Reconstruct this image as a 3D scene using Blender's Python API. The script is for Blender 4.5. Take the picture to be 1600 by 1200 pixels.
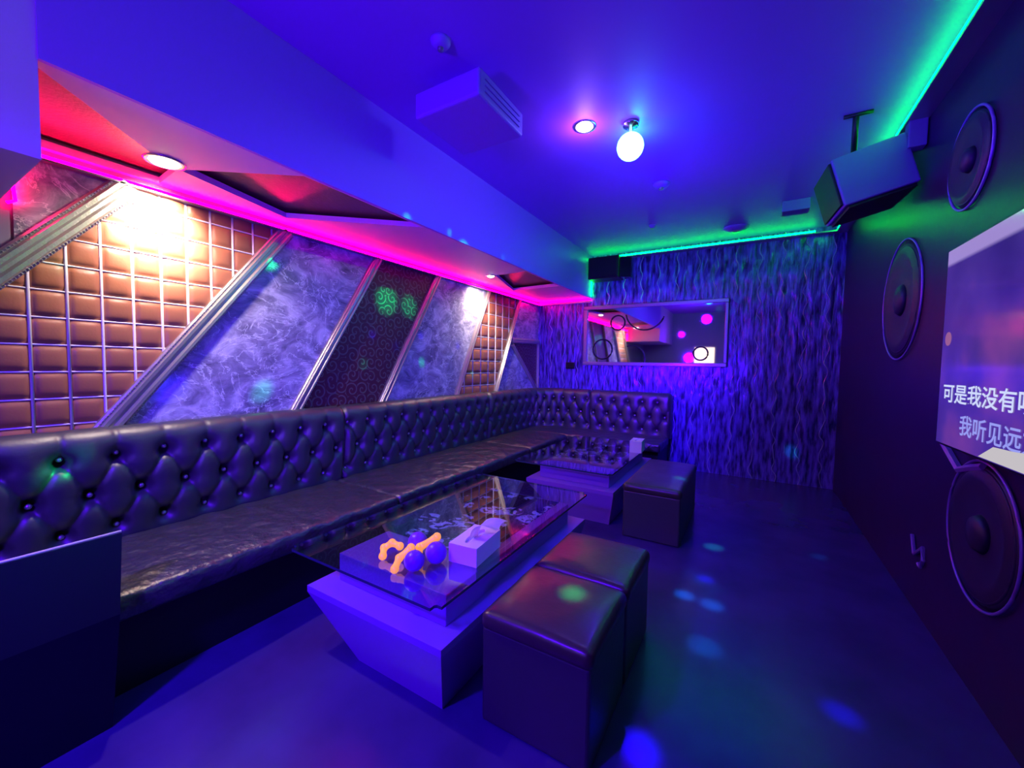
import bpy, bmesh, math, random
from mathutils import Vector, Matrix, Euler
import numpy as np
random.seed(7)
S = bpy.context.scene
C = S.collection
for o in list(bpy.data.objects): bpy.data.objects.remove(o)

# ------------------------------------------------------------------ camera
H = 1.35
yaw, pit, rol = -0.5352, -0.0500, 0.0157
f = Vector((math.sin(yaw)*math.cos(pit), math.cos(yaw)*math.cos(pit), math.sin(pit)))
r = Vector((math.cos(yaw), -math.sin(yaw), 0)); u = r.cross(f)
r2 = r*math.cos(rol)+u*math.sin(rol); u2 = -r*math.sin(rol)+u*math.cos(rol)
cam = bpy.data.objects.new('camera', bpy.data.cameras.new('camera')); C.objects.link(cam)
M = Matrix((r2, u2, -f)).transposed().to_4x4(); M.translation = Vector((0, 0, H)); cam.matrix_world = M
cam.data.sensor_width = 36; cam.data.lens = 626/1600*36; cam.data.clip_start = .02
S.camera = cam

# ------------------------------------------------------------------ world, exposure
w = bpy.data.worlds.new('world'); S.world = w; w.use_nodes = True
w.node_tree.nodes['Background'].inputs[0].default_value = (0.01, 0, 0.2, 1)
w.node_tree.nodes['Background'].inputs[1].default_value = 0.0
S.view_settings.view_transform = 'Standard'; S.view_settings.look = 'None'
S.view_settings.exposure = 0.0; S.view_settings.gamma = 1; S.view_settings.use_curve_mapping = False

def light(name, kind, loc, col, e, target=None, **k):
    d = bpy.data.lights.new(name, kind); d.color = col; d.energy = e
    for a, b in k.items(): setattr(d, a, b)
    o = bpy.data.objects.new(name, d); C.objects.link(o); o.location = loc
    if target is not None:
        o.rotation_euler = (Vector(target)-Vector(loc)).to_track_quat('-Z', 'Y').to_euler()
    return o
BLUE = (0.075, 0.0, 1.0)
VIO = (0.2, 0.0, 1.0)
# added blue and violet wash lights without fixtures, each brightening one area
light('blue_wash_ceiling', 'SPOT', (-1.5, -1.1, 1.6), BLUE, 330, (-.8, 1.7, 2.9), spot_size=math.radians(72), spot_blend=1., shadow_soft_size=.12)
light('blue_wash_left', 'SPOT', (.5, -.9, 1.0), BLUE, 620, (-2.8, 2.7, 1.45), spot_size=math.radians(50), spot_blend=1., shadow_soft_size=.06)
light('blue_wash_floor', 'SPOT', (-1.3, -.9, 2.3), BLUE, 620, (-1.85, 1.2, 0), spot_size=math.radians(90), spot_blend=1., shadow_soft_size=.10)
light('violet_wash_soffit', 'SPOT', (.3, -.8, .75), VIO, 120, (-2.5, 2.0, 2.32), spot_size=math.radians(48), spot_blend=1., shadow_soft_size=.05)
light('blue_wash_right', 'SPOT', (-.6, -1.0, 1.5), BLUE, 260, (.62, 3.3, 2.55), spot_size=math.radians(22), spot_blend=1., shadow_soft_size=.05)
light('blue_wash_low', 'POINT', (-.7, -.9, 1.0), BLUE, 14, shadow_soft_size=.05)
light('violet_wash_drop', 'POINT', (-1.6, -.25, 2.2), VIO, 13, shadow_soft_size=.06)
light('blue_wash_middle', 'POINT', (-.7, 3.3, 2.2), BLUE, 22, shadow_soft_size=.08)
light('blue_wash_end', 'SPOT', (-.9, 3.9, 1.3), BLUE, 330, (-1.5, 5.65, 1.1), spot_size=math.radians(110), spot_blend=1., shadow_soft_size=.08)

# ------------------------------------------------------------------ materials
def mat(name, base=(.5,.5,.5), rough=.5, metal=0, spec=.5, emit=None, es=0, coat=0, bump=None, trans=0, ior=1.45, coat_rough=.05):
    m = bpy.data.materials.new(name); m.use_nodes = True
    nt = m.node_tree; b = nt.nodes['Principled BSDF']
    b.inputs['Base Color'].default_value = (*base, 1); b.inputs['Roughness'].default_value = rough
    b.inputs['Metallic'].default_value = metal; b.inputs['Specular IOR Level'].default_value = spec
    b.inputs['Coat Weight'].default_value = coat; b.inputs['Coat Roughness'].default_value = coat_rough
    b.inputs['Transmission Weight'].default_value = trans; b.inputs['IOR'].default_value = ior
    if emit: b.inputs['Emission Color'].default_value = (*emit, 1); b.inputs['Emission Strength'].default_value = es
    if bump:
        n = nt.nodes.new('ShaderNodeTexNoise'); n.inputs['Scale'].default_value = bump[0]; n.inputs['Detail'].default_value = 4
        tc = nt.nodes.new('ShaderNodeTexCoord'); nt.links.new(tc.outputs['Object'], n.inputs['Vector'])
        bp = nt.nodes.new('ShaderNodeBump'); bp.inputs['Strength'].default_value = bump[1]; bp.inputs['Distance'].default_value = bump[2]
        nt.links.new(n.outputs['Fac'], bp.inputs['Height']); nt.links.new(bp.outputs[0], b.inputs['Normal'])
    return m
class NT:
    def __init__(s, m): s.t = m.node_tree; s.b = s.t.nodes['Principled BSDF']
    def n(s, kind, ins=None, **k):
        x = s.t.nodes.new(kind)
        for a, b in k.items(): setattr(x, a, b)
        for a, b in (ins or {}).items():
            if hasattr(b, 'is_output') : s.t.links.new(b, x.inputs[a])
            else: x.inputs[a].default_value = b
        return x
    def m(s, op, a, b=0., c=0.):
        x = s.t.nodes.new('ShaderNodeMath'); x.operation = op
        for i, v in enumerate((a, b, c)):
            if hasattr(v, 'is_output'): s.t.links.new(v, x.inputs[i])
            else: x.inputs[i].default_value = v
        return x.outputs[0]
    def mix(s, fac, a, b):
        x = s.t.nodes.new('ShaderNodeMix'); x.data_type = 'RGBA'
        for i, v in ((0, fac), (6, a), (7, b)):
            if hasattr(v, 'is_output'): s.t.links.new(v, x.inputs[i])
            else: x.inputs[i].default_value = v if i == 0 else (*v, 1)
        return x.outputs[2]
    def ramp(s, fac, stops):
        x = s.t.nodes.new('ShaderNodeValToRGB'); s.t.links.new(fac, x.inputs[0])
        e = x.color_ramp.elements
        while len(e) < len(stops): e.new(.5)
        for q, (p, c) in zip(e, stops): q.position = p; q.color = (*c, 1) if len(c) == 3 else c
        return x.outputs[0]
    def col(s, v): s.t.links.new(v, s.b.inputs['Base Color'])
    def bump(s, h, st=.5, d=.01):
        x = s.n('ShaderNodeBump', {'Strength': st, 'Distance': d}); s.t.links.new(h, x.inputs['Height']); s.t.links.new(x.outputs[0], s.b.inputs['Normal'])
    def pos(s):
        g = s.n('ShaderNodeTexCoord'); q = s.n('ShaderNodeSeparateXYZ', {0: g.outputs['Object']})
        return g.outputs['Object'], q.outputs[0], q.outputs[1], q.outputs[2]

M_soffit = mat('soffit_paint', (.6,.36,.7), .5, bump=(60, .15, .002))
M_paint = mat('ceiling_paint', (.36,.075,.72), .55, bump=(60, .15, .002))
M_floor = mat('floor_tile', (.16,.15,.18), .26, spec=.38, bump=(5, .1, .01))
t = NT(M_floor); o_, x_, y_, z_ = t.pos()
nz = t.n('ShaderNodeTexNoise', {'Vector': o_, 'Scale': 3., 'Detail': 6.})
t.col(t.ramp(nz.outputs[0], [(.3, (.035,.014,.12)), (.7, (.055,.022,.185))]))
M_leather = mat('black_leather', (.03,.028,.035), .5, spec=1., coat=.5, coat_rough=.42, bump=(45, .35, .004))
M_leather2 = mat('creased_leather', (.03,.027,.036), .4, spec=1., coat=.25, coat_rough=.25, bump=(9, 1., .035))
M_brownleather = mat('dark_brown_leather', (.05,.032,.03), .34, spec=.6, coat=.2, coat_rough=.2, bump=(22, .35, .005))
M_black = mat('black_plastic', (.008,.007,.012), .45)
M_gloss = mat('black_gloss', (.008,.006,.012), .12, spec=.6)
M_chrome = mat('chrome', (.6,.6,.62), .25, metal=1)
M_cab = mat('speaker_cabinet', (.16,.12,.36), .6)
M_grille = mat('speaker_grille', (.01,.01,.012), .6, bump=(400, 1, .002))
M_white = mat('lacquer_white', (.55,.55,.6), .35, bump=(30, .05, .001))
M_tablebase = mat('table_lacquer', (.27,.075,.52), .32)
M_glassedge = mat('glass_edge', (.03,.05,.08), .15)
M_tissue = mat('tissue_paper', (.85,.8,.88), .8)
M_tbox = mat('tissue_box_card', (.8,.68,.85), .45)
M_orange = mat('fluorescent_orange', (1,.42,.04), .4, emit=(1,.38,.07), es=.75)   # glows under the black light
M_purple = mat('purple_ball', (.2,.03,.5), .35)
M_silver = mat('silver_moulding', (.5,.47,.42), .34, metal=.75, bump=(120, .5, .003))
M_steel = mat('brushed_edge', (.55,.5,.6), .3, metal=.8)
M_brownpaper = mat('brown_wallpaper', (.17,.085,.075), .35, bump=(70, .6, .004))

def emis(name, col, s):
    m = bpy.data.materials.new(name); m.use_nodes = True; nt = m.node_tree; nt.nodes.clear()
    e = nt.nodes.new('ShaderNodeEmission'); e.inputs[0].default_value = (*col, 1); e.inputs[1].default_value = s
    q = nt.nodes.new('ShaderNodeOutputMaterial'); nt.links.new(e.outputs[0], q.inputs[0]); return m
E_green = emis('green_led', (.0, 1., .04), 44)
E_pink = emis('pink_led', (1., .0, .11), 75)
E_lamp = emis('lamp_white', (1., .85, .68), 14)
E_vlamp = emis('lamp_violet_white', (.8, .7, 1.), 9)
E_ball = emis('disco_glass', (.32, .92, 1.), 3.6)

M_marble = mat('grey_marble', (.3,.3,.3), .28, spec=.5)
t = NT(M_marble); o_, x_, y_, z_ = t.pos()
mp = t.n('ShaderNodeMapping', {'Vector': o_, 'Scale': (1, 1, 1.5), 'Rotation': (.5, 0, 0)})
n1 = t.n('ShaderNodeTexNoise', {'Vector': mp.outputs[0], 'Scale': 5., 'Detail': 9., 'Roughness': .68, 'Distortion': .9})
n2 = t.n('ShaderNodeTexNoise', {'Vector': mp.outputs[0], 'Scale': 3.2, 'Detail': 7., 'Roughness': .6, 'Distortion': 1.4})
vein = t.m('ABSOLUTE', t.m('SUBTRACT', n2.outputs[0], .5))
vr = t.ramp(vein, [(0, (.9,.9,.9)), (.005, (.35,.35,.35)), (.014, (0,0,0))])
base = t.ramp(n1.outputs[0], [(.3, (.07,.06,.11)), (.5, (.28,.25,.36)), (.66, (.58,.54,.66))])
t.col(t.mix(vr, base, (.8,.8,.85)))

M_quilt = mat('tan_quilted_leather', (.33,.115,.06), .42, spec=.45, bump=(90, .25, .002))
M_lit_seam = mat('quilt_lit_seam', (.75,.68,.72), .4)  # light caught in the seam grooves is put into this pale colour
M_scroll = mat('burgundy_scroll_paper', (.1,.02,.04), .42)
t = NT(M_scroll); o_, x_, y_, z_ = t.pos()
cv = t.n('ShaderNodeCombineXYZ', {0: y_, 1: z_, 2: 0.})
vo = t.n('ShaderNodeTexVoronoi', {'Vector': cv.outputs[0], 'Scale': 10., 'Randomness': .55}, voronoi_dimensions='2D')
df = t.n('ShaderNodeVectorMath', {0: cv.outputs[0], 1: vo.outputs['Position']}, operation='SUBTRACT')
sp = t.n('ShaderNodeSeparateXYZ', {0: df.outputs[0]})
ang = t.m('ARCTAN2', sp.outputs[1], sp.outputs[0])
rnd = t.n('ShaderNodeSeparateColor', {0: vo.outputs['Color']})
sg = t.m('SIGN', t.m('SUBTRACT', rnd.outputs[0], .5))
ph = t.m('ADD', t.m('MULTIPLY', ang, sg), t.m('ADD', t.m('MULTIPLY', vo.outputs['Distance'], 15.), t.m('MULTIPLY', rnd.outputs[1], 6.28)))
sw = t.m('SINE', ph)
mask = t.ramp(sw, [(.55, (0,0,0)), (.72, (1,1,1))])
t.col(t.mix(mask, (.085,.012,.03), (.13,.10,.085)))
t.bump(mask, .5, .004)

M_wave = mat('wave_foil', (.10,.09,.3), .2, metal=.12, spec=.8)
t = NT(M_wave); o_, x_, y_, z_ = t.pos()
nn = t.n('ShaderNodeTexNoise', {'Vector': o_, 'Scale': 2.2, 'Detail': 2.})
nf = t.n('ShaderNodeTexNoise', {'Vector': t.n('ShaderNodeMapping', {'Vector': o_, 'Scale': (9, 1, 1.6)}).outputs[0], 'Scale': 3., 'Detail': 5.})
wob = t.m('MULTIPLY', t.m('SINE', t.m('ADD', t.m('MULTIPLY', z_, 24.), t.m('MULTIPLY', nn.outputs[0], 9.))), .016)
xs = t.m('ADD', t.m('ADD', x_, wob), t.m('MULTIPLY', nn.outputs[0], .12))
fr = t.m('ABSOLUTE', t.m('SUBTRACT', t.m('FRACT', t.m('MULTIPLY', xs, 4.4)), .5))
line = t.ramp(fr, [(0, (1,1,1)), (.012, (.6,.6,.6)), (.03, (0,0,0))])
t.col(t.mix(line, t.ramp(nf.outputs[0], [(.38, (.02,.012,.10)), (.62, (.17,.09,.6))]), (.5,.4,.8)))
wv = t.m('SINE', t.m('MULTIPLY', xs, 41.5))
hgt = t.m('ADD', t.m('ADD', t.m('MULTIPLY', wv, .5), t.m('MULTIPLY', line, 1.4)), t.m('MULTIPLY', nf.outputs[0], 2.6))
t.bump(hgt, .55, .012)

M_darkwall = mat('dark_glossy_wall', (.03,.008,.06), .38, spec=.25, bump=(3, .12, .02))
M_ring = mat('woofer_ring', (.28,.15,.6), .35, metal=.3)
M_cone = mat('woofer_cone', (.02,.008,.05), .5, spec=.6)
M_mirror = mat('mirror_glass', (.8,.78,.85), .03, metal=1)
M_frame = mat('mirror_frame', (.3,.28,.34), .35, metal=.6)
M_pattern = mat('floral_glass', (.02,.02,.03), .08)
t = NT(M_pattern); o_, x_, y_, z_ = t.pos()
n1 = t.n('ShaderNodeTexNoise', {'Vector': o_, 'Scale': 17., 'Detail': 3., 'Distortion': 1.2})
n2 = t.n('ShaderNodeTexVoronoi', {'Vector': o_, 'Scale': 7.}, feature='F1')
big = t.ramp(n2.outputs['Distance'], [(.42, (1,1,1)), (.5, (0,0,0))])
leaf = t.ramp(n1.outputs[0], [(.49, (0,0,0)), (.53, (1,1,1))])
msk = t.m('MULTIPLY', big, leaf)
t.col(t.mix(msk, (.006,.006,.012), (.55,.5,.95)))

M_glass = bpy.data.materials.new('table_glass'); M_glass.use_nodes = True
nt = M_glass.node_tree; nt.nodes.clear()
gl = nt.nodes.new('ShaderNodeBsdfGlossy'); gl.inputs['Roughness'].default_value = .02; gl.inputs[0].default_value = (1,1,1,1)
tr = nt.nodes.new('ShaderNodeBsdfTransparent'); tr.inputs[0].default_value = (.80,.84,.88,1)
fr = nt.nodes.new('ShaderNodeFresnel'); fr.inputs[0].default_value = 1.6
mx = nt.nodes.new('ShaderNodeMixShader'); out = nt.nodes.new('ShaderNodeOutputMaterial')
gm = nt.nodes.new('ShaderNodeNewGeometry'); mu = nt.nodes.new('ShaderNodeMath'); mu.operation = 'MULTIPLY'; iv = nt.nodes.new('ShaderNodeMath'); iv.operation = 'SUBTRACT'; iv.inputs[0].default_value = 1.8
fr.inputs[0].default_value = 1.6
iv2 = nt.nodes.new('ShaderNodeMath'); iv2.operation = 'MULTIPLY'; iv2.inputs[1].default_value = 1.8; nt.links.new(gm.outputs['Backfacing'], iv2.inputs[0]); nt.links.new(iv2.outputs[0], iv.inputs[1])
nt.links.new(fr.outputs[0], mu.inputs[0]); nt.links.new(iv.outputs[0], mu.inputs[1]); nt.links.new(mu.outputs[0], mx.inputs[0]); nt.links.new(tr.outputs[0], mx.inputs[1]); nt.links.new(gl.outputs[0], mx.inputs[2]); nt.links.new(mx.outputs[0], out.inputs[0])

# ------------------------------------------------------------------ helpers
def tag(o, label=None, cat=None, group=None, kind=None):
    if label: o['label'] = label
    if cat: o['category'] = cat
    if group: o['group'] = group
    if kind: o['kind'] = kind
    return o
def obj(name, bm, m=None, parent=None, smooth=False):
    me = bpy.data.meshes.new(name); bmesh.ops.recalc_face_normals(bm, faces=bm.faces[:]) if bm.faces else None
    bm.to_mesh(me); bm.free()
    if smooth:
        for p in me.polygons: p.use_smooth = True
    if m: me.materials.append(m)
    o = bpy.data.objects.new(name, me); C.objects.link(o)
    if parent:
        o.parent = parent; o.matrix_parent_inverse = Matrix.Translation(-Vector(parent.location)) if parent.type == 'EMPTY' and not parent.parent else Matrix()
    return o
def empty(name, loc, label, cat, group=None, kind=None):
    o = bpy.data.objects.new(name, None); C.objects.link(o); o.location = loc; o.empty_display_size = .05
    return tag(o, label, cat, group, kind)
def copy_thing(root, d, label=None, group=None):
    n = root.copy(); C.objects.link(n); n.location = root.location + Vector(d)
    if label: n['label'] = label
    if group: n['group'] = group
    def rec(src, dst):
        for ch in list(src.children):
            c = ch.copy(); C.objects.link(c); c.parent = dst; c.matrix_parent_inverse = ch.matrix_parent_inverse.copy(); rec(ch, c)
    rec(root, n)
    return n
def box(bm, x0, x1, y0, y1, z0, z1, bev=0):
    vs = [bm.verts.new((x, y, z)) for z in (z0, z1) for x, y in ((x0,y0),(x1,y0),(x1,y1),(x0,y1))]
    fs = [bm.faces.new([vs[i] for i in q]) for q in ((3,2,1,0),(4,5,6,7),(0,1,5,4),(1,2,6,5),(2,3,7,6),(3,0,4,7))]
    if bev:
        es = list({e for f_ in fs for e in f_.edges})
        bmesh.ops.bevel(bm, geom=es, offset=bev, segments=3, affect='EDGES', profile=.5)
def B(x0, x1, y0, y1, z0, z1, bev=0):
    bm = bmesh.new(); box(bm, x0, x1, y0, y1, z0, z1, bev); return bm
def tube(bm, pts, rad, n=8, closed=False):
    pts = [Vector(p) for p in pts]; rings = []
    N = len(pts)
    for i, p in enumerate(pts):
        a = pts[(i-1) % N] if (closed or i > 0) else p; b = pts[(i+1) % N] if (closed or i < N-1) else p
        d = (b-a).normalized(); up = Vector((0,0,1)) if abs(d.z) < .9 else Vector((1,0,0))
        s = d.cross(up).normalized(); q = s.cross(d)
        rr = rad[i] if isinstance(rad, (list, tuple)) else rad
        rings.append([bm.verts.new(p + (s*math.cos(k*2*math.pi/n)+q*math.sin(k*2*math.pi/n))*rr) for k in range(n)])
    for i in range(N if closed else N-1):
        A, Bq = rings[i], rings[(i+1) % N]
        for k in range(n): bm.faces.new((A[k], A[(k+1)%n], Bq[(k+1)%n], Bq[k]))
    if not closed: bm.faces.new(rings[0][::-1]); bm.faces.new(rings[-1])
def lathe(bm, prof, n=32, mtx=Matrix(), caps=True):
    rings = [[bm.verts.new(mtx @ Vector((rr*math.cos(a*2*math.pi/n), rr*math.sin(a*2*math.pi/n), z))) for a in range(n)] for rr, z in prof]
    for A, Bq in zip(rings, rings[1:]):
        for k in range(n): bm.faces.new((A[k], A[(k+1)%n], Bq[(k+1)%n], Bq[k]))
    if caps: bm.faces.new(rings[0][::-1]); bm.faces.new(rings[-1])
def sphere(bm, c, rad, u=20, v=12, sc=(1,1,1)):
    bmesh.ops.create_uvsphere(bm, u_segments=u, v_segments=v, radius=rad, matrix=Matrix.Translation(c) @ Matrix.Diagonal((*sc, 1)))
def prism_x(bm, poly, x0, x1):      # polygon in (y,z) extruded along x
    a = [bm.verts.new((x0, y, z)) for y, z in poly]; b = [bm.verts.new((x1, y, z)) for y, z in poly]; n = len(poly)
    bm.faces.new(a[::-1]); bm.faces.new(b)
    for i in range(n): bm.faces.new((a[i], a[(i+1)%n], b[(i+1)%n], b[i]))
def prism_z(bm, poly, z0, z1):
    a = [bm.verts.new((x, y, z0)) for x, y in poly]; b = [bm.verts.new((x, y, z1)) for x, y in poly]; n = len(poly)
    bm.faces.new(a[::-1]); bm.faces.new(b)
    for i in range(n): bm.faces.new((a[i], a[(i+1)%n], b[(i+1)%n], b[i]))
def rbox(x0, x1, y0, y1, z0, z1, rad, nx=20, ny=20, nz=6, puff=0, wr=0, wf=(9, 7), seams=(), axis='y'):
    """soft box: rounded edges, puffed top, small wrinkles"""
    bm = bmesh.new(); c = Vector(((x0+x1)/2, (y0+y1)/2, (z0+z1)/2)); h = Vector(((x1-x0)/2, (y1-y0)/2, (z1-z0)/2))
    vd = {}
    def V(i, j, k):
        key = (i, j, k)
        if key not in vd:
            p = Vector((2*i/nx-1, 2*j/ny-1, 2*k/nz-1))
            q = Vector([math.copysign(1-(1-abs(a))**1.6, a) for a in p])
            P = Vector((q.x*h.x, q.y*h.y, q.z*h.z))
            inn = Vector([max(-(h[a]-rad), min(h[a]-rad, P[a])) for a in range(3)])
            d = P-inn
            if d.length > 1e-6: P = inn + d.normalized()*rad
            if k == nz or P.z > 0:
                wt = max(0, P.z/h.z)
                a = P.x/h.x; b = P.y/h.y
                z = puff*(1-abs(a)**4)*(1-abs(b)**4)
                yy = P.y+c.y; xx = P.x+c.x
                z += wr*(math.sin(wf[0]*yy*3+2*math.sin(xx*6))*math.sin(wf[1]*xx*2.3+yy*4) + .6*math.sin(37*yy+5*xx)*abs(a)**3)
                for s in seams: z -= .022*math.exp(-((yy-s)/.012)**2)
                P.z += z*wt
            vd[key] = bm.verts.new(c+P)
        return vd[key]
    for k in (0, nz):
        for i in range(nx):
            for j in range(ny): bm.faces.new((V(i,j,k), V(i+1,j,k), V(i+1,j+1,k), V(i,j+1,k)))
    for j in (0, ny):
        for i in range(nx):
            for k in range(nz): bm.faces.new((V(i,j,k), V(i+1,j,k), V(i+1,j,k+1), V(i,j,k+1)))
    for i in (0, nx):
        for j in range(ny):
            for k in range(nz): bm.faces.new((V(i,j,k), V(i,j+1,k), V(i,j+1,k+1), V(i,j,k+1)))
    return bm

XL, XR, YE, ZC, ZS, XO = -2.90, .85, 5.65, 2.92, 2.32, -2.03
YB = -1.6
# ------------------------------------------------------------------ room shell
tag(obj('floor', B(XL-.1, XR+.1, YB-.1, YE+.1, -.1, 0), M_floor), kind='structure')
tag(obj('ceiling', B(XL-.1, XR+.1, YB-.1, YE+.1, ZC, ZC+.1), M_paint), kind='structure')
tag(obj('wall_left', B(XL-.1, XL, YB, YE, 0, ZC), mat('wall_left_paint', (.2,.17,.26), .5)), kind='structure')
tag(obj('wall_right', B(XR, XR+.1, YB, YE, 0, ZC), M_darkwall), kind='structure')
tag(obj('wall_back', B(XL, XR, YE, YE+.1, 0, ZC), M_wave), kind='structure')
tag(obj('wall_front', B(XL, XR, YB-.1, YB, 0, ZC), mat('wall_front_paint', (.3,.28,.36), .5)), kind='structure')

# bulkhead along the left wall, with notched underside
bm = bmesh.new()
box(bm, XO-.02, XO, .37, YE, ZS, ZC)                 # outer face board
tag(obj('ceiling_bulkhead', bm, M_paint), kind='structure')
bm = bmesh.new(); box(bm, XL, XO-.02, .37, YE, ZS+.06, ZS+.09)
tag(obj('ceiling_recess', bm, M_brownpaper), kind='structure')
N1 = [(-2.09,.37), (-2.86,.37), (-2.86,.95), (-2.60,.93)]
N2 = [(-2.56,.93), (-2.06,1.29), (-2.06,2.19), (-2.76,1.60)]
N3 = [(-2.45,3.74), (-2.06,3.72), (-2.06,4.58), (-2.74,4.62)]
# bottom board of the soffit = rectangle minus three notches, built as strips of polygons
out2 = bmesh.new()
xo = XO-.02
polys = [
 [(xo,.37), N1[0], N1[3], N2[0], N2[1], (xo,N2[1][1])],
 [(XL,.37), N1[1], N1[2], (XL, N1[2][1])],
 [(XL,N1[2][1]), N1[2], N1[3], N2[0], N2[3], (XL,N2[3][1])],
 [N2[1], N2[2], (xo,N2[2][1]), (xo,N2[1][1])],
 [(XL,N2[3][1]), N2[3], N2[2], (xo,N2[2][1]), (xo, 3.5), (XL,3.5)],
 [(XL,3.5), (xo,3.5), (xo,N3[1][1]), N3[1], N3[0], N3[3], (XL,N3[3][1])],
 [N3[1], N3[2], (xo,N3[2][1]), (xo,N3[1][1])],
 [(XL,N3[3][1]), N3[3], N3[2], (xo,N3[2][1]), (xo,YE), (XL,YE)],
]
for p in polys: prism_z(out2, p, ZS, ZS+.035)
tag(obj('ceiling_soffit', out2, M_soffit), kind='structure')
# lower bulkhead nearest the camera
tag(obj('ceiling_drop', B(XL, XO-.01, YB, .37, 2.0, ZC), M_soffit), kind='structure')
tag(obj('wall_pillar', B(XL, XL+.018, YB, .42, 1.82, 2.0), mat('pillar_paint', (.25,.22,.3), .5)), kind='structure')

# ledge mouldings and LED strips
bm = B(XL, XL+.06, .43, YE, ZS-.065, ZS-.055); 
tag(obj('trim_1', bm, M_frame), kind='structure')
tag(obj('trim_2', B(XL+.05, XO, YE-.05, YE, ZS-.06, ZS-.035), M_steel), kind='structure')
bm = bmesh.new(); tube(bm, [(XL+.05, .45, ZS-.046), (XL+.05, YE-.05, ZS-.046)], .008)
tag(obj('led_strip', bm, E_pink), 'pink led strip glowing along the top of the left wall', 'led strip')
bm = bmesh.new(); tube(bm, [(XL+.06, YE-.035, ZS-.02), (XO-.01, YE-.035, ZS-.02)], .007)
tag(obj('led_strip', bm, E_pink), 'short pink led strip on the end wall under the soffit', 'led strip')
bm = bmesh.new(); tube(bm, [(-2.86, .425, 2.20), (-2.86, .43, 2.10), (-2.86,.435,2.045), (-2.86,.41,2.03)], .006)
tag(obj('led_strip', bm, E_pink), 'bent pink led strip end at the far left edge of the photo', 'led strip')
tag(obj('trim_3', B(XO, XR-.10, YE-.10, YE, ZC-.085, ZC-.07), M_frame), kind='structure')
tag(obj('trim_4', B(XR-.10, XR, YB, YE, ZC-.085, ZC-.07), M_frame), kind='structure')
bm = bmesh.new(); tube(bm, [(XO+.02, YE-.094, ZC-.06), (.56, YE-.094, ZC-.06)], .009)
tag(obj('led_strip', bm, E_green), 'green led strip glowing along the top of the end wall', 'led strip')
bm = bmesh.new(); tube(bm, [(XR-.094, 0.5, ZC-.06), (XR-.094, YE-.11, ZC-.06)], .009)
tag(obj('led_strip', bm, E_green), 'green led strip glowing along the top of the right wall', 'led strip')
bm = bmesh.new(); tube(bm, [(XO+.012, YE-.03, ZS+.03), (XO+.012, YE-.03, ZC-.1)], .007)
tag(obj('led_strip', bm, E_green), 'vertical green led strip in the corner behind the small speaker', 'led strip')

# ------------------------------------------------------------------ left wall panels
def lineat(a, b, z): return a[0] + (z-a[1])/(b[1]-a[1])*(b[0]-a[0])
def bar(p0, p1, wdt, label, x=XL+.03, nm='frame_moulding'):
    """profiled moulding in the wall plane, from (y,z) p0 to p1 (centre line)"""
    a = Vector((x, *p0)); b = Vector((x, *p1)); d = (b-a).normalized(); s = d.cross(Vector((1,0,0)))
    prof = [(-.5,-.03),(-.5,.012),(-.42,.02),(-.34,.016),(-.25,.03),(-.1,.03),(-.02,.018),(.1,.018),(.2,.034),(.34,.034),(.4,.018),(.5,.012),(.5,-.03)]
    bm = bmesh.new(); A = [bm.verts.new(a+s*(q*wdt)+Vector((h,0,0))) for q, h in prof]; Bv = [bm.verts.new(b+s*(q*wdt)+Vector((h,0,0))) for q, h in prof]
    for i in range(len(prof)-1): bm.faces.new((A[i], A[i+1], Bv[i+1], Bv[i]))
    bm.faces.new((A[0], A[-1], Bv[-1], Bv[0])[::-1]); bm.faces.new(A); bm.faces.new(Bv[::-1])
    L = (b-a).length; n = int(L/.016)       # beaded row
    for side in (-.38, .45):
        for i in range(n):
            p = a + d*(L*(i+.5)/n) + s*(side*wdt) + Vector((.020,0,0))
            bmesh.ops.create_cone(bm, segments=5, radius1=.0055, radius2=.002, depth=.008, cap_ends=True, matrix=Matrix.Translation(p) @ Matrix.Rotation(math.pi/2, 4, 'Y'))
    return tag(obj(nm, bm, M_silver), label, 'moulding')
Z0, Z1 = .93, ZS-.06
bars = [((-.28, Z0), (.82, Z1), .115, 'silver diagonal moulding left of the large quilted panel, running off the photo'),
        ((.67, Z0), (1.665, Z1), .10, 'wide silver diagonal moulding right of the large quilted panel'),
        ((1.68, Z0), (2.48, Z1), .075, 'silver diagonal moulding between large marble panel and burgundy scroll panel'),
        ((2.49, Z0), (3.27, Z1), .07, 'dark silver diagonal moulding right of the burgundy scroll panel'),
        ((3.56, Z0), (4.22, Z1), .05, 'slim diagonal moulding on the left of the small quilted panel'),
        ((4.38, Z0), (5.00, Z1), .05, 'slim bright diagonal moulding right of the small quilted panel')]
for p0, p1, wd, lb in bars: bar(p0, p1, wd, lb)
bar((4.80, 1.68), (YE-.02, 1.70), .07, 'short horizontal silver moulding near the end corner of the left wall')
bar((4.82, 1.62), (5.58, .96), .05, 'slanting dark moulding below the horizontal one by the corner')
bar((YE-.04, 1.66), (YE-.04, .95), .03, 'thin upright silver moulding in the corner by the end wall')
def bl(k, z): p0, p1 = bars[k][0], bars[k][1]; return lineat(p0, p1, z)
def panel(poly, m, label, cat='wall panel', nm='marble_panel'):
    bm = bmesh.new(); prism_x(bm, poly, XL+.001, XL+.02); return tag(obj(nm, bm, m), label, cat)
panel([(.425, bars[0][0][1]), (.43, 2.0), (.43, Z1), (bl(0,Z1), Z1), (.43, Z0+ (Z1-Z0)*(.43+.28)/1.10)][1:], M_marble, 'marble patterned corner panel above the leftmost diagonal moulding')
panel([(bl(1,Z0), Z0), (bl(1,Z1), Z1), (bl(2,Z1), Z1), (bl(2,Z0), Z0)], M_marble, 'large purple lit marble panel between two diagonal mouldings')
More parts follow.
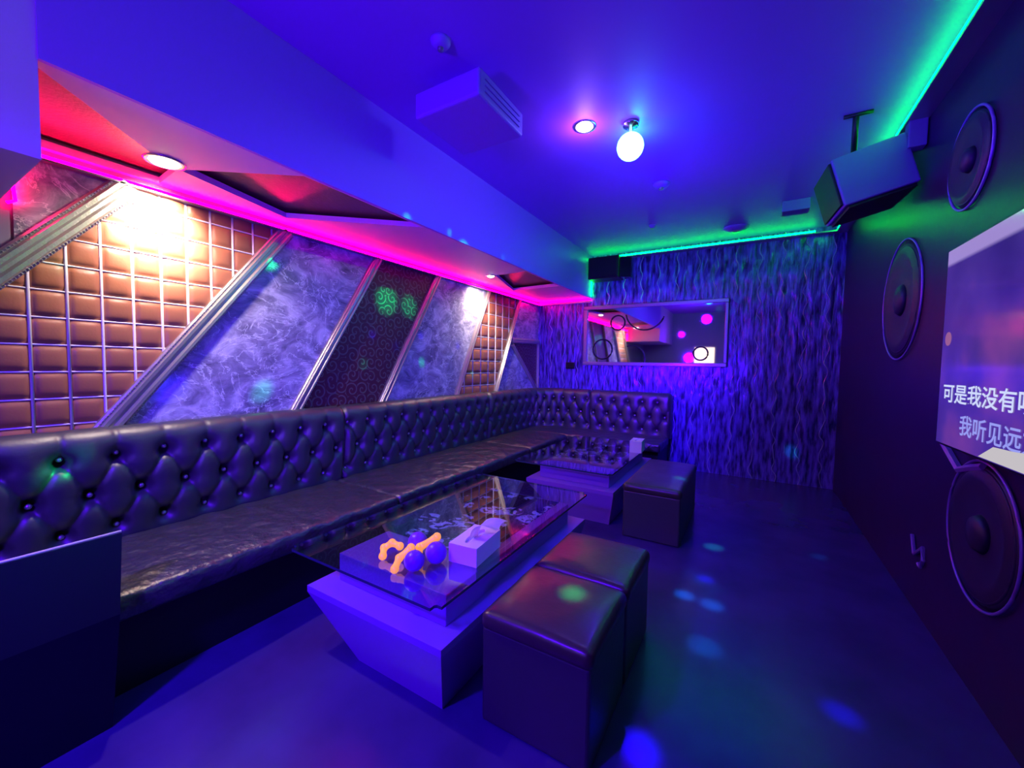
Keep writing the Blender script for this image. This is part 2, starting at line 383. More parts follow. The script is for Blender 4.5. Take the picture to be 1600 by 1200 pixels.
panel([(bl(2,Z0), Z0), (bl(2,Z1), Z1), (bl(3,Z1), Z1), (bl(3,Z0), Z0)], M_scroll, 'burgundy wall panel with curling scroll pattern lit green at top', nm='scroll_panel')
panel([(bl(3,Z0), Z0), (bl(3,Z1), Z1), (bl(4,Z1), Z1), (bl(4,Z0), Z0)], M_marble, 'marble panel between the scroll panel and the small quilted panel')
panel([(bl(5,1.68), 1.68), (bl(5,Z1), Z1), (YE, Z1), (YE, 1.68)], M_marble, 'small marble panel high up beside the end wall')
panel([(bl(5,Z0), Z0), (bl(5,1.68), 1.68), (4.82, 1.64), (5.62, Z0)], M_marble, 'small triangular marble panel above the sofa corner')
panel([(4.82, 1.66), (YE, 1.66), (YE, Z0), (5.62, Z0)], M_scroll, 'small dark burgundy triangular panel beside the end wall', nm='scroll_panel')

def quilt(poly, cy, cz, oy, oz, label, shear=0., big=.02):
    """padded grid panel clipped to a convex (y,z) polygon"""
    ys = [p[0] for p in poly]; zs = [p[1] for p in poly]
    cx = sum(ys)/len(ys), sum(zs)/len(zs)
    root = empty('quilted_panel', (XL, cx[0], min(zs)), label, 'wall panel')
    def clip(bm):
        n = len(poly)
        for i in range(n):
            a, b = poly[i], poly[(i+1)%n]; nrm = Vector((0, b[1]-a[1], -(b[0]-a[0])))
            if (Vector((0,)+cx)-Vector((0,*a))).dot(nrm) > 0: nrm = -nrm
            bmesh.ops.bisect_plane(bm, geom=bm.verts[:]+bm.edges[:]+bm.faces[:], plane_co=(0,*a), plane_no=nrm, clear_outer=True)
    sub = 8; bm = bmesh.new()
    dz = max(zs)-min(zs)
    i0 = int((min(ys)-abs(shear)*dz-oy)/cy)-2; i1 = int((max(ys)+abs(shear)*dz-oy)/cy)+2; j0 = int((min(zs)-oz)/cz)-1; j1 = int((max(zs)-oz)/cz)+1
    V = {}
    for i in range(i0*sub, i1*sub+1):
        for j in range(j0*sub, j1*sub+1):
            a = (i % sub)/sub; b = (j % sub)/sub
            prof = (1-abs(2*a-1)**3.2)**.6*(1-abs(2*b-1)**3.2)**.6
            z = oz+j/sub*cz
            V[i,j] = bm.verts.new((XL+.006+big*prof, oy+i/sub*cy+shear*(z-1.0), z))
    for i in range(i0*sub, i1*sub):
        for j in range(j0*sub, j1*sub): bm.faces.new((V[i,j], V[i+1,j], V[i+1,j+1], V[i,j+1]))
    clip(bm); pad = obj('padding', bm, M_quilt, root, smooth=True)
    bm = bmesh.new()
    for i in range(i0, i1+1):
        y = oy+i*cy
        tube(bm, [(XL+.013, y+shear*(min(zs)-1.0), min(zs)), (XL+.013, y+shear*(max(zs)-1.0), max(zs))], .0065, 6)
    for j in range(j0, j1+1):
        z = oz+j*cz; tube(bm, [(XL+.012, min(ys), z), (XL+.012, max(ys), z)], .0045, 6)
    clip(bm); pp = obj('lit_seam', bm, M_lit_seam, root, smooth=True)
    return root
yl = lambda z: bl(0, z)
quilt([(.22, Z0), (.22, Z0+(Z1-Z0)*(.22+.28)/1.10), (bl(0,Z1), Z1), (bl(1,Z1), Z1), (bl(1,Z0), Z0)], .123, .1295, .095, .889, 'large tan quilted leather wall panel lit by the spotlight')
quilt([(bl(4,Z0), Z0), (bl(4,Z1), Z1), (bl(5,Z1), Z1), (bl(5,Z0), Z0)], .165, .15, 3.6, .93, 'small tan quilted leather wall panel near the end corner', shear=.0)

# ------------------------------------------------------------------ soffit spot lamps
def downlight(x, y, z, label, em, rad=.04):
    root = empty('ceiling_spotlight', (x, y, z), label, 'spotlight')
    bm = bmesh.new(); lathe(bm, [(rad*1.35, 0), (rad*1.35, -.006), (rad*1.05, -.008), (rad, 0)], 32, Matrix.Translation((x, y, z)), caps=False)
    obj('trim_ring', bm, M_chrome, root, True)
    bm = bmesh.new(); lathe(bm, [(rad*.98, -.002), (rad*.9, -.012), (rad*.4, -.02)], 24, Matrix.Translation((x, y, z)))
    obj('bulb', bm, em, root, True); return root
downlight(-2.52, .86, ZS, 'bright white spotlight in the soffit above the large quilted panel', E_lamp, .062)
downlight(-2.50, 3.72, ZS, 'small bright spotlight in the soffit above the small quilted panel', E_lamp, .04)
WARM = (1., .84, .72)
light('soffit_spot_near', 'SPOT', (-2.58, .88, ZS-.03), WARM, 220, (-2.88, .93, 2.1), spot_size=math.radians(72), spot_blend=.8, shadow_soft_size=.04)
light('soffit_spot_near', 'SPOT', (-2.56, .92, ZS-.03), WARM, 75, (-2.72, 1.1, 1.0), spot_size=math.radians(150), spot_blend=.9, shadow_soft_size=.04)
light('soffit_spot_far', 'SPOT', (-2.62, 3.86, ZS-.03), WARM, 40, (-2.88, 4.0, 2.0), spot_size=math.radians(100), spot_blend=.8, shadow_soft_size=.04)
light('soffit_spot_far', 'SPOT', (-2.62, 3.92, ZS-.03), WARM, 30, (-2.78, 4.0, 1.0), spot_size=math.radians(150), spot_blend=.9, shadow_soft_size=.04)
downlight(-1.0, 2.57, ZC, 'round white led downlight in the ceiling left of the disco ball', E_vlamp, .055)
light('ceiling_downlight', 'POINT', (-1.0, 2.57, ZC-.10), (.3,.15,1.), 8, shadow_soft_size=.05)

# ------------------------------------------------------------------ disco ball
BC = Vector((-.725, 2.68, 2.77))
root = empty('disco_ball_lamp', (BC.x, BC.y, ZC), 'glowing cyan disco ball lamp hanging from the ceiling', 'disco ball')
bm = bmesh.new(); lathe(bm, [(.05,0),(.05,-.02),(.015,-.025),(.012,-.07)], 20, Matrix.Translation((BC.x, BC.y, ZC))); obj('mount', bm, M_chrome, root, True)
bm = bmesh.new(); sphere(bm, BC, .085, 24, 16); obj('ball', bm, E_ball, root)
light('disco_ball_glow', 'POINT', BC+Vector((0,0,-.14)), (.0,.12,1.), 4, shadow_soft_size=.08)
light('disco_ball_glow_up', 'POINT', BC+Vector((.0,.11,.06)), (.0,.3,1.), 10, shadow_soft_size=.03)
def beam(tg, col, e, size=2.6):
    tg = Vector(tg); d = (tg-BC).normalized()
    light('disco_beam', 'SPOT', BC+d*.1, col, e*20, tg, spot_size=math.radians(size*.8), spot_blend=1., shadow_soft_size=.025)
G_ = (0., 1., .25); CY = (0., .75, .8); BL = (.02, .0, 1.)
def at(px, py, ax, v):
    d = f*626 + r2*(px-800) - u2*(py-600); o = Vector((0,0,H)); k = (v-o[ax])/d[ax]; return o+d*k
for px, py, col, e, s in [(425,410,G_,60,3.2),(563,430,G_,50,2.6),(570,567,G_,40,3),(412,610,G_,60,4),(660,565,G_,50,3),(712,467,G_,40,2.2),(583,522,BL,120,2.6),(620,540,BL,60,3),(270,605,BL,120,4),(658,523,BL,90,2.),(716,540,BL,90,2.),(738,583,G_,40,2),(606,468,G_,170,10),(640,478,G_,130,8),(98,412,G_,30,2.5)]:
    beam(at(px, py, 0, XL+.03), col, e*.35, s)
for px, py, col, e, s in [(1115,855,G_,60,4),(1070,930,CY,60,3.4),(1112,945,CY,40,4),(1100,1010,CY,24,5),(1315,1115,BL,40,3.6),(1000,1170,BL,120,4),(1280,870,CY,14,3),(1060,745,CY,50,2.5),(1102,905,BL,60,3),(1257,745,CY,30,3)]:
    beam(at(px, py, 2, 0), col, e*1.2, s)
for px, py, col, e, s in [(895,930,G_,60,3.4),(1062,748,CY,60,3.4)]: beam(at(px, py, 2, .43), col, e, s)
beam((-2.7,.5,.84), G_, 60, 3); beam(at(1125,485,1,YE), G_, 50, 2.6)

# ------------------------------------------------------------------ ceiling fittings
def disc(name, x, y, rad, label, cat, z=ZC, col=M_paint):
    root = empty(name, (x, y, z), label, cat)
    bm = bmesh.new(); lathe(bm, [(rad, 0), (rad*.97, -.012), (rad*.7, -.03), (rad*.35, -.036)], 28, Matrix.Translation((x, y, z))); obj('cover', bm, col, root, True)
    bm = bmesh.new(); lathe(bm, [(rad*.3, -.034), (rad*.28, -.048), (rad*.1, -.05)], 20, Matrix.Translation((x, y, z))); obj('sensor', bm, M_frame, root, True)
disc('smoke_detector', -1.36, 1.56, .05, 'small round detector on the ceiling near the top of the photo', 'detector')
disc('smoke_detector', -.72, 3.68, .07, 'round violet lit detector on the ceiling behind the disco ball', 'detector')
disc('sprinkler_head', -1.0, 4.7, .035, 'tiny ceiling sprinkler left of the round speaker by the end wall', 'sprinkler')
disc('ceiling_speaker', -.2, 5.22, .13, 'round recessed ceiling speaker beside the green strip', 'speaker')
tag(obj('sensor_box', B(.2, .42, 4.6, 4.75, ZC-.10, ZC, .008), M_cab), 'small rectangular box on the ceiling beside the hanging loudspeaker', 'box')
# air conditioner
root = empty('air_conditioner', (-1.42, 1.9, ZC), 'boxy white air conditioner hanging from the ceiling beside the bulkhead', 'air conditioner')
obj('casing', B(-1.66, -1.22, 1.69, 2.14, 2.70, 2.84, .015), M_paint, root)
obj('ceiling_mount', B(-1.60, -1.30, 1.80, 2.04, 2.84, ZC), M_paint, root)
bm = bmesh.new()
for k in range(3): box(bm, -1.222, -1.213, 1.74, 2.09, 2.735+k*.03, 2.741+k*.03)
obj('louvre', bm, M_paint, root)

# ------------------------------------------------------------------ speakers
root = empty('loudspeaker', (.6, 3.5, 2.57), 'large tilted loudspeaker hung from the ceiling near the right wall', 'speaker')
R_ = Matrix.Translation((.60, 3.52, 2.575)) @ Matrix.Rotation(math.radians(-15.5), 4, 'Y') @ Matrix.Rotation(math.radians(6), 4, 'Z')
def rb(name, args, m, bev=.01, par=root):
    bm = B(*args, bev); bmesh.ops.transform(bm, matrix=R_, verts=bm.verts); return obj(name, bm, m, par)
rb('cabinet', (-.19,.185,-.20,.20,-.15,.165), M_cab)
rb('grille', (-.205,-.19,-.18,.18,-.135,.15), M_grille, .004)
rb('front_baffle', (-.17,.17,-.18,.18,-.17,-.15), M_black, .004)
bm = bmesh.new(); tube(bm, [(.52,3.4,2.72), (.50,3.25,ZC)], .016, 10); tube(bm, [(.44,3.25,ZC-.01), (.58,3.25,ZC-.01)], .012, 8)
obj('bracket', bm, M_black, root, True)
bm = B(.76,.845,3.32,3.40,2.68,2.84,.006); obj('bracket_or_reflection', bm, M_cab, root)
root = empty('loudspeaker', (-1.75, 5.4, 2.66), 'small black box loudspeaker in the corner under the green strip', 'speaker')
obj('cabinet', B(-1.96, -1.54, 5.30, 5.55, 2.52, 2.81, .01), M_black, root)
obj('grille', B(-1.94, -1.56, 5.288, 5.30, 2.54, 2.79, .004), M_grille, root)
bm = bmesh.new(); prism_z(bm, [(-1.54,5.36),(-1.41,5.42),(-1.41,5.50),(-1.54,5.54)], 2.53, 2.79); obj('side_baffle', bm, M_gloss, root)
bm = bmesh.new(); tube(bm, [(-1.75,5.54,2.66),(-1.75,YE,2.66)], .02, 10); obj('bracket', bm, M_black, root, True)

# ------------------------------------------------------------------ framed mirror on end wall
root = empty('wall_mirror', (-1.2, YE, 1.35), 'wide framed mirror with dark ring shapes on the end wall', 'mirror')
mx0, mx1, mz0, mz1 = -2.12, -.25, 1.35, 2.20
obj('mirror_glass', B(mx0+.03, mx1-.03, YE-.03, YE-.002, mz0+.03, mz1-.03), M_mirror, root)
for nm, a in (('frame_rail', (mx0, mx1, YE-.05, YE-.001, mz0, mz0+.05)), ('frame_rail', (mx0, mx1, YE-.05, YE-.001, mz1-.05, mz1)),
              ('frame_stile', (mx0, mx0+.06, YE-.05, YE-.001, mz0+.05, mz1-.05)), ('frame_stile', (mx1-.04, mx1, YE-.05, YE-.001, mz0+.05, mz1-.05))):
    obj(nm, B(*a, .008), M_frame, root)
def arc(cx, cz, rad, a0, a1, y=YE-.036):
    return [(cx+rad*math.cos(math.radians(a0+(a1-a0)*i/24)), y, cz+rad*math.sin(math.radians(a0+(a1-a0)*i/24))) for i in range(25)]
for cx, cz, rad, a0, a1 in [(-1.83,1.58,.14,0,359),(-1.25,2.10,.26,190,340),(-1.42,1.45,.18,-40,110),(-1.62,1.95,.10,0,359),(-.55,1.52,.085,0,359)]:
    bm = bmesh.new(); tube(bm, arc(cx, cz, rad, a0, a1), .011, 6); obj('ring_ornament', bm, M_black, root, True)
# socket box
root = empty('wall_socket', (-2.33, YE, 1.34), 'small black socket box on the end wall left of the mirror', 'socket')
obj('box', B(-2.40, -2.26, YE-.02, YE, 1.29, 1.39, .004), M_black, root)
obj('face_plate', B(-2.39, -2.27, YE-.026, YE-.02, 1.30, 1.38, .002), M_gloss, root)
# lamp sign on the wall behind the camera that the mirror picks up
root = empty('poster', (-1.15, YB, 1.5), 'backlit cream poster on the front wall, reflected in the right end of the mirror', 'poster')
obj('light_box', B(-1.45, -.85, YB, YB+.06, 1.35, 1.95, .01), M_frame, root)
obj('backlit_sheet', B(-1.41, -.89, YB+.06, YB+.064, 1.39, 1.91), emis('poster_glow', (1,.72,.55), 2.2), root)

# ------------------------------------------------------------------ right wall woofers
def woofer(cy, cz, rad, label, inner=.8):
    root = empty('wall_woofer', (XR, cy, cz), label, 'speaker')
    mt = Matrix.Translation((XR, cy, cz)) @ Matrix.Rotation(-math.pi/2, 4, 'Y')
    bm = bmesh.new(); tube(bm, [(XR-.012, cy+rad*math.cos(a*math.pi/32), cz+rad*math.sin(a*math.pi/32)) for a in range(64)], .006, 8, True); obj('outer_ring', bm, M_ring, root, True)
    bm = bmesh.new(); tube(bm, [(XR-.012, cy+rad*.88*math.cos(a*math.pi/32), cz+rad*.88*math.sin(a*math.pi/32)) for a in range(64)], .006, 8, True); obj('surround', bm, M_cone, root, True)
    bm = bmesh.new(); lathe(bm, [(rad*.97,.001),(rad*.9,.012),(rad*.8,.03),(rad*.7,.024),(rad*.3,.006),(rad*.28,.008)], 48, mt); obj('cone', bm, M_cone, root, True)
    bm = bmesh.new(); lathe(bm, [(rad*.27,.006),(rad*.22,.03),(rad*.12,.04),(rad*.02,.044)], 32, mt); obj('dust_cap', bm, M_cone, root, True)
woofer(3.61, 1.81, .39, 'large round woofer on the right wall left of the screen')
woofer(2.38, .68, .30, 'large round woofer low on the right wall below the screen')
woofer(2.72, 2.33, .22, 'round woofer high on the right wall above the screen')

def strip(pts, wdt, label, nm='bracket_or_reflection'):  # violet reflections in the glossy wall, modelled as bent strips
    bm = bmesh.new(); tube(bm, [(XR-.012, y, z) for y, z in pts], wdt, 6); tag(obj(nm, bm, M_ring), label, 'bracket')
strip([(3.12,.41),(3.07,.315),(2.955,.395),(2.94,.33),(2.975,.28),(3.0,.29)], .010, 'small bent reflection modelled as a strip low on the dark right wall, left of the lower woofer')
strip([(2.78,.99),(2.60,.90),(2.48,.935),(2.38,.96)], .016, 'bent violet reflection modelled as a strip just under the left corner of the screen')
# ------------------------------------------------------------------ karaoke screen
root = empty('karaoke_screen', (.8, 1.8, 1.03), 'large wall screen showing chinese karaoke lyrics', 'screen')
ty0, ty1, tz0, tz1 = 1.06, 2.56, 1.03, 1.88
obj('housing', B(.755, XR, ty0-.012, ty1+.012, tz0-.014, tz1+.014, .006), M_black, root)
M_scr = bpy.data.materials.new('screen_picture'); M_scr.use_nodes = True
t = NT(M_scr); o_, x_, y_, z_ = t.pos()
n1 = t.n('ShaderNodeTexNoise', {'Vector': o_, 'Scale': 2.2, 'Detail': 3.})
pic = t.ramp(n1.outputs[0], [(.3, (.035,.012,.20)), (.52, (.075,.03,.30)), (.75, (.26,.06,.34))])
top = t.ramp(t.m('DIVIDE', t.m('SUBTRACT', z_, 1.03), .85), [(.915, (0,0,0)), (.935, (1,1,1))])
pic2 = t.mix(top, pic, (.42,.30,.72))
t.b.inputs['Base Color'].default_value = (.01,.01,.012,1); t.b.inputs['Roughness'].default_value = .12
t.t.links.new(pic2, t.b.inputs['Emission Color']); t.b.inputs['Emission Strength'].default_value = .8
obj('display', B(.745, .755, ty0, ty1, tz0, tz1), M_scr, root)
E_text = emis('lyric_text', (.62, .68, 1.), 1.0); E_text2 = emis('lyric_text_fading', (.34, .36, 1.), .9)
E_cream = emis('picture_cream', (.62, .58, .62), .9)
def text(body, ystart, zbot, sz, sx, m, bold):
    cu = bpy.data.curves.new('lyric', 'FONT'); cu.body = body; cu.size = sz; cu.offset = bold
    o = bpy.data.objects.new('tmp', cu); C.objects.link(o); bpy.context.view_layer.update()
    me = bpy.data.meshes.new_from_object(o.evaluated_get(bpy.context.evaluated_depsgraph_get())); bpy.data.objects.remove(o)
    # text x -> -y of the world, text y -> z
    for v in me.vertices: v.co = Vector((.7435, ystart - v.co.x*sx, zbot + v.co.y))
    me.materials.append(m); q = bpy.data.objects.new('lyric_line', me); C.objects.link(q); q.parent = root; q.matrix_parent_inverse = Matrix.Translation(-root.location)
    xs = [v.co.y for v in me.vertices]; zs = [v.co.z for v in me.vertices]
    print('text extents', min(xs), max(xs), min(zs), max(zs)); return q
text('可是我没有听见', 2.515, 1.222, .085, 1.36, E_text, .0012)
text('我听见远方', 2.335, 1.098, .088, 1.25, E_text2, .0012)
bm = bmesh.new(); prism_x(bm, [(2.16, tz0+.004), (2.06, 1.085), (1.95, 1.09), (1.6, 1.12), (1.3, tz0+.004)], .7425, .7445); obj('picture_patch', bm, E_cream, root)
bm = bmesh.new(); lathe(bm, [(.03,0),(.03,.001)], 20, Matrix.Translation((.7445, 2.50, 1.49)) @ Matrix.Rotation(-math.pi/2, 4, 'Y')); obj('picture_face', bm, emis('picture_face', (.45,.16,.42), .7), root)

# ------------------------------------------------------------------ sofa
SOFA_Y0, ARC = -.3, .55
yA = YE-ARC; LA = yA; Larc = ARC*math.pi/2
def path(s):
    if s < LA: return Vector((XL+.02, s, 0)), Vector((1,0,0))
    if s < LA+Larc:
        a = math.pi - (s-LA)/ARC; n = Vector((-math.cos(a), -math.sin(a), 0)); return Vector((XL+.02+ARC, yA-.02, 0)) - n*ARC, n
    q = s-LA-Larc; return Vector((XL+.02+ARC+q, YE-.02, 0)), Vector((0,-1,0))
S_END = LA+Larc+(-.86-(XL+.02+ARC))
SP = .193; S0 = .51
prof = [(.155,.40),(.165,.46),(.178,.52),(.187,.60),(.192,.68),(.197,.76),(.20,.82),(.20,.88),(.193,.93),(.178,.965),(.15,.99),(.115,1.0),(.07,1.0),(.03,.99),(.004,.96)]
P = np.array(prof); seg = np.hypot(*np.diff(P, axis=0).T); cum = np.r_[0, np.cumsum(seg)]
NV = 74; vv = np.linspace(0, cum[-1], NV); po = np.interp(vv, cum, P[:,0]); pz = np.interp(vv, cum, P[:,1])
for _ in range(3): po[1:-1] = (po[:-2]+po[1:-1]*2+po[2:])/4; pz[1:-1] = (pz[:-2]+pz[1:-1]*2+pz[2:])/4
rows = [(.875, 0.), (.68, .5), (.50, 0.)]
vrow = [float(np.interp(zr, pz[:45], vv[:45])) for zr, _ in rows]
def tuft(s, v):
    dsp = 0.; uu = (s-S0)/SP
    for (zr, ph), vr_ in zip(rows, vrow):
        du = (uu-ph-round(uu-ph))*SP; d2 = du*du+(v-vr_)**2
        dsp -= .048*math.exp(-d2/.030**2) + .018*math.exp(-d2/.075**2)
    def crease(u1, v1, u2, v2):
        # distance in metres to segment, periodic in u
        x = (uu-u1-round(uu-(u1+u2)/2)+0)*SP; dx = (u2-u1)*SP
        best = 1
        for k in (-1, 0, 1):
            px_ = (uu-u1-math.floor(uu-u1)+k)*SP; t_ = max(0, min(1, (px_*dx+(v-v1)*(v2-v1))/(dx*dx+(v2-v1)**2))); best = min(best, math.hypot(px_-t_*dx, v-v1-t_*(v2-v1)))
        return best
    for a, b in ((0, 1), (1, 2)):
        pa, pb = rows[a][1], rows[b][1]
        for sg_ in (-.5, .5):
            dd = crease(pa, vrow[a], pa+sg_, vrow[b]); dsp -= .014*math.exp(-(dd/.009)**2) + .008*math.exp(-(dd/.03)**2)
    dd = crease(0., vrow[0], 0., cum[-1]-.02); dsp -= (.010*math.exp(-(dd/.007)**2)+.006*math.exp(-(dd/.03)**2))*max(.3, 1-(v-vrow[0])/.25)
    return dsp
sofa = empty('banquette_sofa', (-2.6, 2.6, 0), 'long black tufted leather corner sofa along the left and end walls', 'sofa')
def backrest(s0, s1):
    ns = int((s1-s0)/.0105); bm = bmesh.new(); ss = np.linspace(s0, s1, ns+1); G = []
    for s in ss:
        p, n = path(s); e = min(s-s0, s1-s); ed = -.03*math.exp(-(e/.018)**2)
        row = []
        for k in range(NV):
            dn = tuft(s, vv[k])*(1-math.exp(-(e/.05)**2)*.5) + ed
            if k == 0 or k == NV-1: tn = Vector((1, 0))
            else: tn = Vector((pz[k+1]-pz[k-1], -(po[k+1]-po[k-1]))).normalized()
            oo = po[k]+tn.x*dn; zz = pz[k]+tn.y*dn
            row.append(bm.verts.new(p+n*max(oo, .003)+Vector((0,0,zz))))
        p0 = bm.verts.new(p+n*.003+Vector((0,0,.40))); row.append(p0); G.append(row)
    for A, Bq in zip(G, G[1:]):
        for k in range(len(A)): bm.faces.new((A[k], A[(k+1) % len(A)], Bq[(k+1) % len(A)], Bq[k]))
    bm.faces.new(G[0]); bm.faces.new(G[-1][::-1])
    b = obj('backrest', bm, M_leather, sofa, smooth=True)
    for (zr, ph), vr_ in zip(rows, vrow):
        i0 = math.ceil((s0+.03-S0)/SP-ph); 
        while S0+(i0+ph)*SP < s1-.03:
            s = S0+(i0+ph)*SP; i0 += 1
            if s < .2: continue
            p, n = path(s); bm = bmesh.new(); sphere(bm, (0,0,0), .013, 10, 6)
            bmesh.ops.transform(bm, matrix=Matrix.Translation(p+n*(float(np.interp(vr_, vv, po))-.055)+Vector((0,0,zr))), verts=bm.verts)
            obj('button', bm, M_steel, b, True)
            C.objects[-1].matrix_parent_inverse = Matrix()
cuts = [SOFA_Y0, 2.02, 4.05, LA+Larc+.38, S_END]
for a, b in zip(cuts, cuts[1:]): backrest(a+.001, b-.001)
for y0, y1 in ((-.3, 1.94), (1.945, 3.86), (3.865, 4.865)):
    obj('seat_cushion', rbox(-2.75, -2.03, y0, y1, .33, .435, .03, 24, int((y1-y0)/.025), 6, .014, .004), M_leather2, sofa, True)
obj('seat_cushion', rbox(-2.745, -.87, 4.87, 5.49, .33, .435, .03, 60, 24, 6, .014, .004), M_leather2, sofa, True)
bm = bmesh.new(); box(bm, XL+.02, -2.12, -.3, YE-.01, 0, .33); box(bm, -2.12, -.90, 4.93, YE-.01, 0, .33)
obj('sofa_base', bm, M_black, sofa)

# ------------------------------------------------------------------ console at left
root = empty('touchscreen_console', (-2.0, 0, 0), 'black slanted console panel in front of the sofa at the left edge', 'console')
bm = bmesh.new()
prof2 = [(-2.06,.675),(-1.955,.41),(-1.955,0),(-2.0,0),(-2.0,.40),(-2.085,.675)]
a = [bm.verts.new((x, -.7, z)) for x, z in prof2]; b = [bm.verts.new((x, .54 if z > .6 else (.50 if z > .3 else .47), z)) for x, z in prof2]
bm.faces.new(a); bm.faces.new(b[::-1])
for i in range(6): bm.faces.new((a[i], a[(i+1)%6], b[(i+1)%6], b[i]))
obj('panel', bm, mat('console_black', (.006,.003,.018), .4, spec=.3), root)
bm = bmesh.new(); tube(bm, [(-2.068,-.7,.679),(-2.068,.54,.679)], .006, 8); obj('top_edge', bm, mat('console_edge', (.7,.6,.75), .3), root, True)

# ------------------------------------------------------------------ tables
def table(dy, label):
    root = empty('coffee_table', (-1.35, 1.85+dy, 0), label, 'table', 'coffee tables')
    bm = bmesh.new()
    lo = [(-1.47,1.16),(-.98,1.16),(-.98,2.42),(-1.47,2.42)]; mid = [(-1.745,1.09),(-.93,1.09),(-.93,2.57),(-1.745,2.57)]
    A = [bm.verts.new((x, y+dy, 0)) for x, y in lo]; Bv = [bm.verts.new((x, y+dy, .27)) for x, y in mid]; Cv = [bm.verts.new((x, y+dy, .30)) for x, y in mid]
    bm.faces.new(A[::-1]); bm.faces.new(Cv)
    for L0, L1 in ((A, Bv), (Bv, Cv)):
        for i in range(4): bm.faces.new((L0[i], L0[(i+1)%4], L1[(i+1)%4], L1[i]))
    obj('base', bm, M_tablebase, root)
    obj('riser', B(-1.66, -1.0, 1.20+dy, 2.44+dy, .30, .432, .004), M_tablebase, root)
    obj('patterned_plate', B(-1.655, -1.06, 1.50+dy, 2.42+dy, .432, .436), M_pattern, root)
    bm = bmesh.new(); box(bm, -1.88, -.945, 1.08+dy, 2.67+dy, .438, .450)
    es = [e for e in bm.edges if abs((e.verts[0].co-e.verts[1].co).z) > .005]; bmesh.ops.bevel(bm, geom=es, offset=.03, segments=5, affect='EDGES')
    g = obj('glass_top', bm, M_glass, root); g.data.materials.append(M_glassedge)
    for p in g.data.polygons:
        if abs(p.normal.z) < .5: p.material_index = 1
table(0, 'near low table with glass top over a floral patterned plate and tapered base')
table(2.14, 'far low table with glass top by the end of the sofa')

# ------------------------------------------------------------------ ottomans
def ottoman(y0, y1, label, grp=None, x0=-.835, x1=-.395):
    root = empty('ottoman', ((x0+x1)/2, (y0+y1)/2, 0), label, 'ottoman', grp)
    obj('body', B(x0+.008, x1-.008, y0+.008, y1-.008, 0, .37, .012), M_leather, root)
    obj('seat_pad', rbox(x0, x1, y0, y1, .355, .425, .028, 26, 26, 6, .012, .0015, (8, 9)), M_brownleather, root, True)
ottoman(1.195, 1.632, 'nearest dark brown leather cube stool in front of the near table')
ottoman(1.638, 2.075, 'dark brown leather cube stool pushed against the back of the nearest one')
ottoman(3.14, 4.14, 'far dark leather bench stool beside the far table')

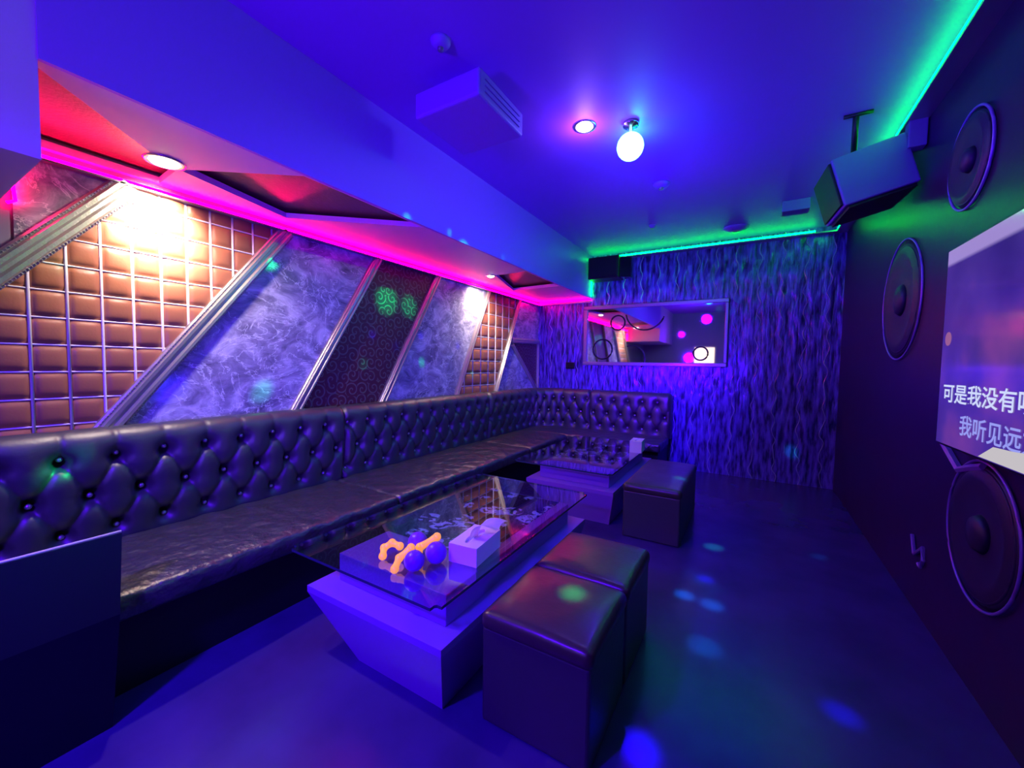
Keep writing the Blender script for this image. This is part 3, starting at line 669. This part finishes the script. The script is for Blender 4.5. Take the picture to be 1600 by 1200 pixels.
# ------------------------------------------------------------------ things on the tables
ZG = .4505
def tissue_box(cx, cy, ang, hx, hy, hz, label, sheet):
    root = empty('tissue_box', (cx, cy, ZG), label, 'tissue box')
    T = Matrix.Translation((cx, cy, ZG)) @ Matrix.Rotation(ang, 4, 'Z')
    bm = bmesh.new()
    # walls + top with an oval slot
    n = 24; lo = []; oval = [(.35*hx*math.cos(a*2*math.pi/n), .72*hy*math.sin(a*2*math.pi/n)) for a in range(n)]
    rect = []
    for x, y in oval:
        k = max(abs(x)/(hx*.35), abs(y)/(hy*.72)); a = math.atan2(y/(hy*.72), x/(hx*.35)); c_, s_ = math.cos(a), math.sin(a); q = 1/max(abs(c_), abs(s_)); rect.append((hx*c_*q, hy*s_*q))
    rv = [bm.verts.new((x, y, hz)) for x, y in rect]; ov = [bm.verts.new((x, y, hz)) for x, y in oval]; ob_ = [bm.verts.new((x, y, hz-.012)) for x, y in oval]; bt = [bm.verts.new((x, y, 0)) for x, y in rect]
    for i in range(n):
        j = (i+1)%n; bm.faces.new((rv[i], rv[j], ov[j], ov[i])); bm.faces.new((ov[i], ov[j], ob_[j], ob_[i])); bm.faces.new((bt[i], bt[j], rv[j], rv[i]))
    bm.faces.new(ob_); bm.faces.new(bt[::-1])
    bmesh.ops.transform(bm, matrix=T, verts=bm.verts); obj('carton', bm, M_tbox, root)
    if sheet:
        bm = bmesh.new(); G = []
        for i in range(11):
            a = i/10; row = []
            for j in range(13):
                b = j/12; wdt = .55+.6*a*(1-.45*a)
                y = (b-.5)*2*hy*.62*wdt; x = -.10*hx+a*a*hx*1.9+.004*math.sin(b*9)
                z = hz-.01+.085*math.sin(a*1.9)+.006*math.sin(b*7+a*3)
                row.append(bm.verts.new((x, y+.012*a, z)))
            G.append(row)
        for A, Bq in zip(G, G[1:]):
            for j in range(12): bm.faces.new((A[j], A[j+1], Bq[j+1], Bq[j]))
        bmesh.ops.solidify(bm, geom=bm.faces[:], thickness=.0015)
        bmesh.ops.transform(bm, matrix=T, verts=bm.verts); obj('tissue', bm, M_tissue, root, True)
    return root
tissue_box(-1.085, 1.515, math.radians(6), .072, .118, .085, 'white tissue box with a tissue pulled up on the near glass table', True)
tissue_box(-.995, 4.30, math.radians(4), .06, .11, .12, 'tall white tissue box on the far glass table', False)
def shaker(bx, by, rad, pts, rr, label, tilt=0):
    root = empty('toy_shaker', (bx, by, ZG), label, 'toy', 'orange and purple toy shakers')
    bm = bmesh.new(); sphere(bm, (bx, by, ZG+rad), rad, 24, 16); obj('ball', bm, M_purple, root, True)
    bm = bmesh.new(); P_ = [Vector((x, y, ZG+z)) for x, y, z in pts]
    for i in range(len(P_)-1):
        n = 5; seg_ = [P_[i].lerp(P_[i+1], k/n) for k in range(n+1)]; tube(bm, seg_, [rr*(1-.22*math.sin(math.pi*k/n)) for k in range(n+1)], 10)
    for p in P_: sphere(bm, p, rr*1.04, 12, 8)
    obj('handle', bm, M_orange, root, True)
shaker(-1.215, 1.245, .044, [(-1.27,1.185,.018),(-1.285,1.225,.045),(-1.26,1.27,.08)], .018, 'purple ball toy with pale orange handle nearest the camera on the table')
shaker(-1.18, 1.345, .048, [(-1.25,1.31,.02),(-1.26,1.325,.06),(-1.215,1.39,.095)], .019, 'purple ball toy with orange handle closest to the tissue box')
shaker(-1.33, 1.385, .046, [(-1.36,1.30,.05),(-1.40,1.29,.06),(-1.425,1.265,.04),(-1.40,1.235,.02)], .018, 'purple ball toy with curled bright orange handle furthest left on the table')
bpy.context.view_layer.update()
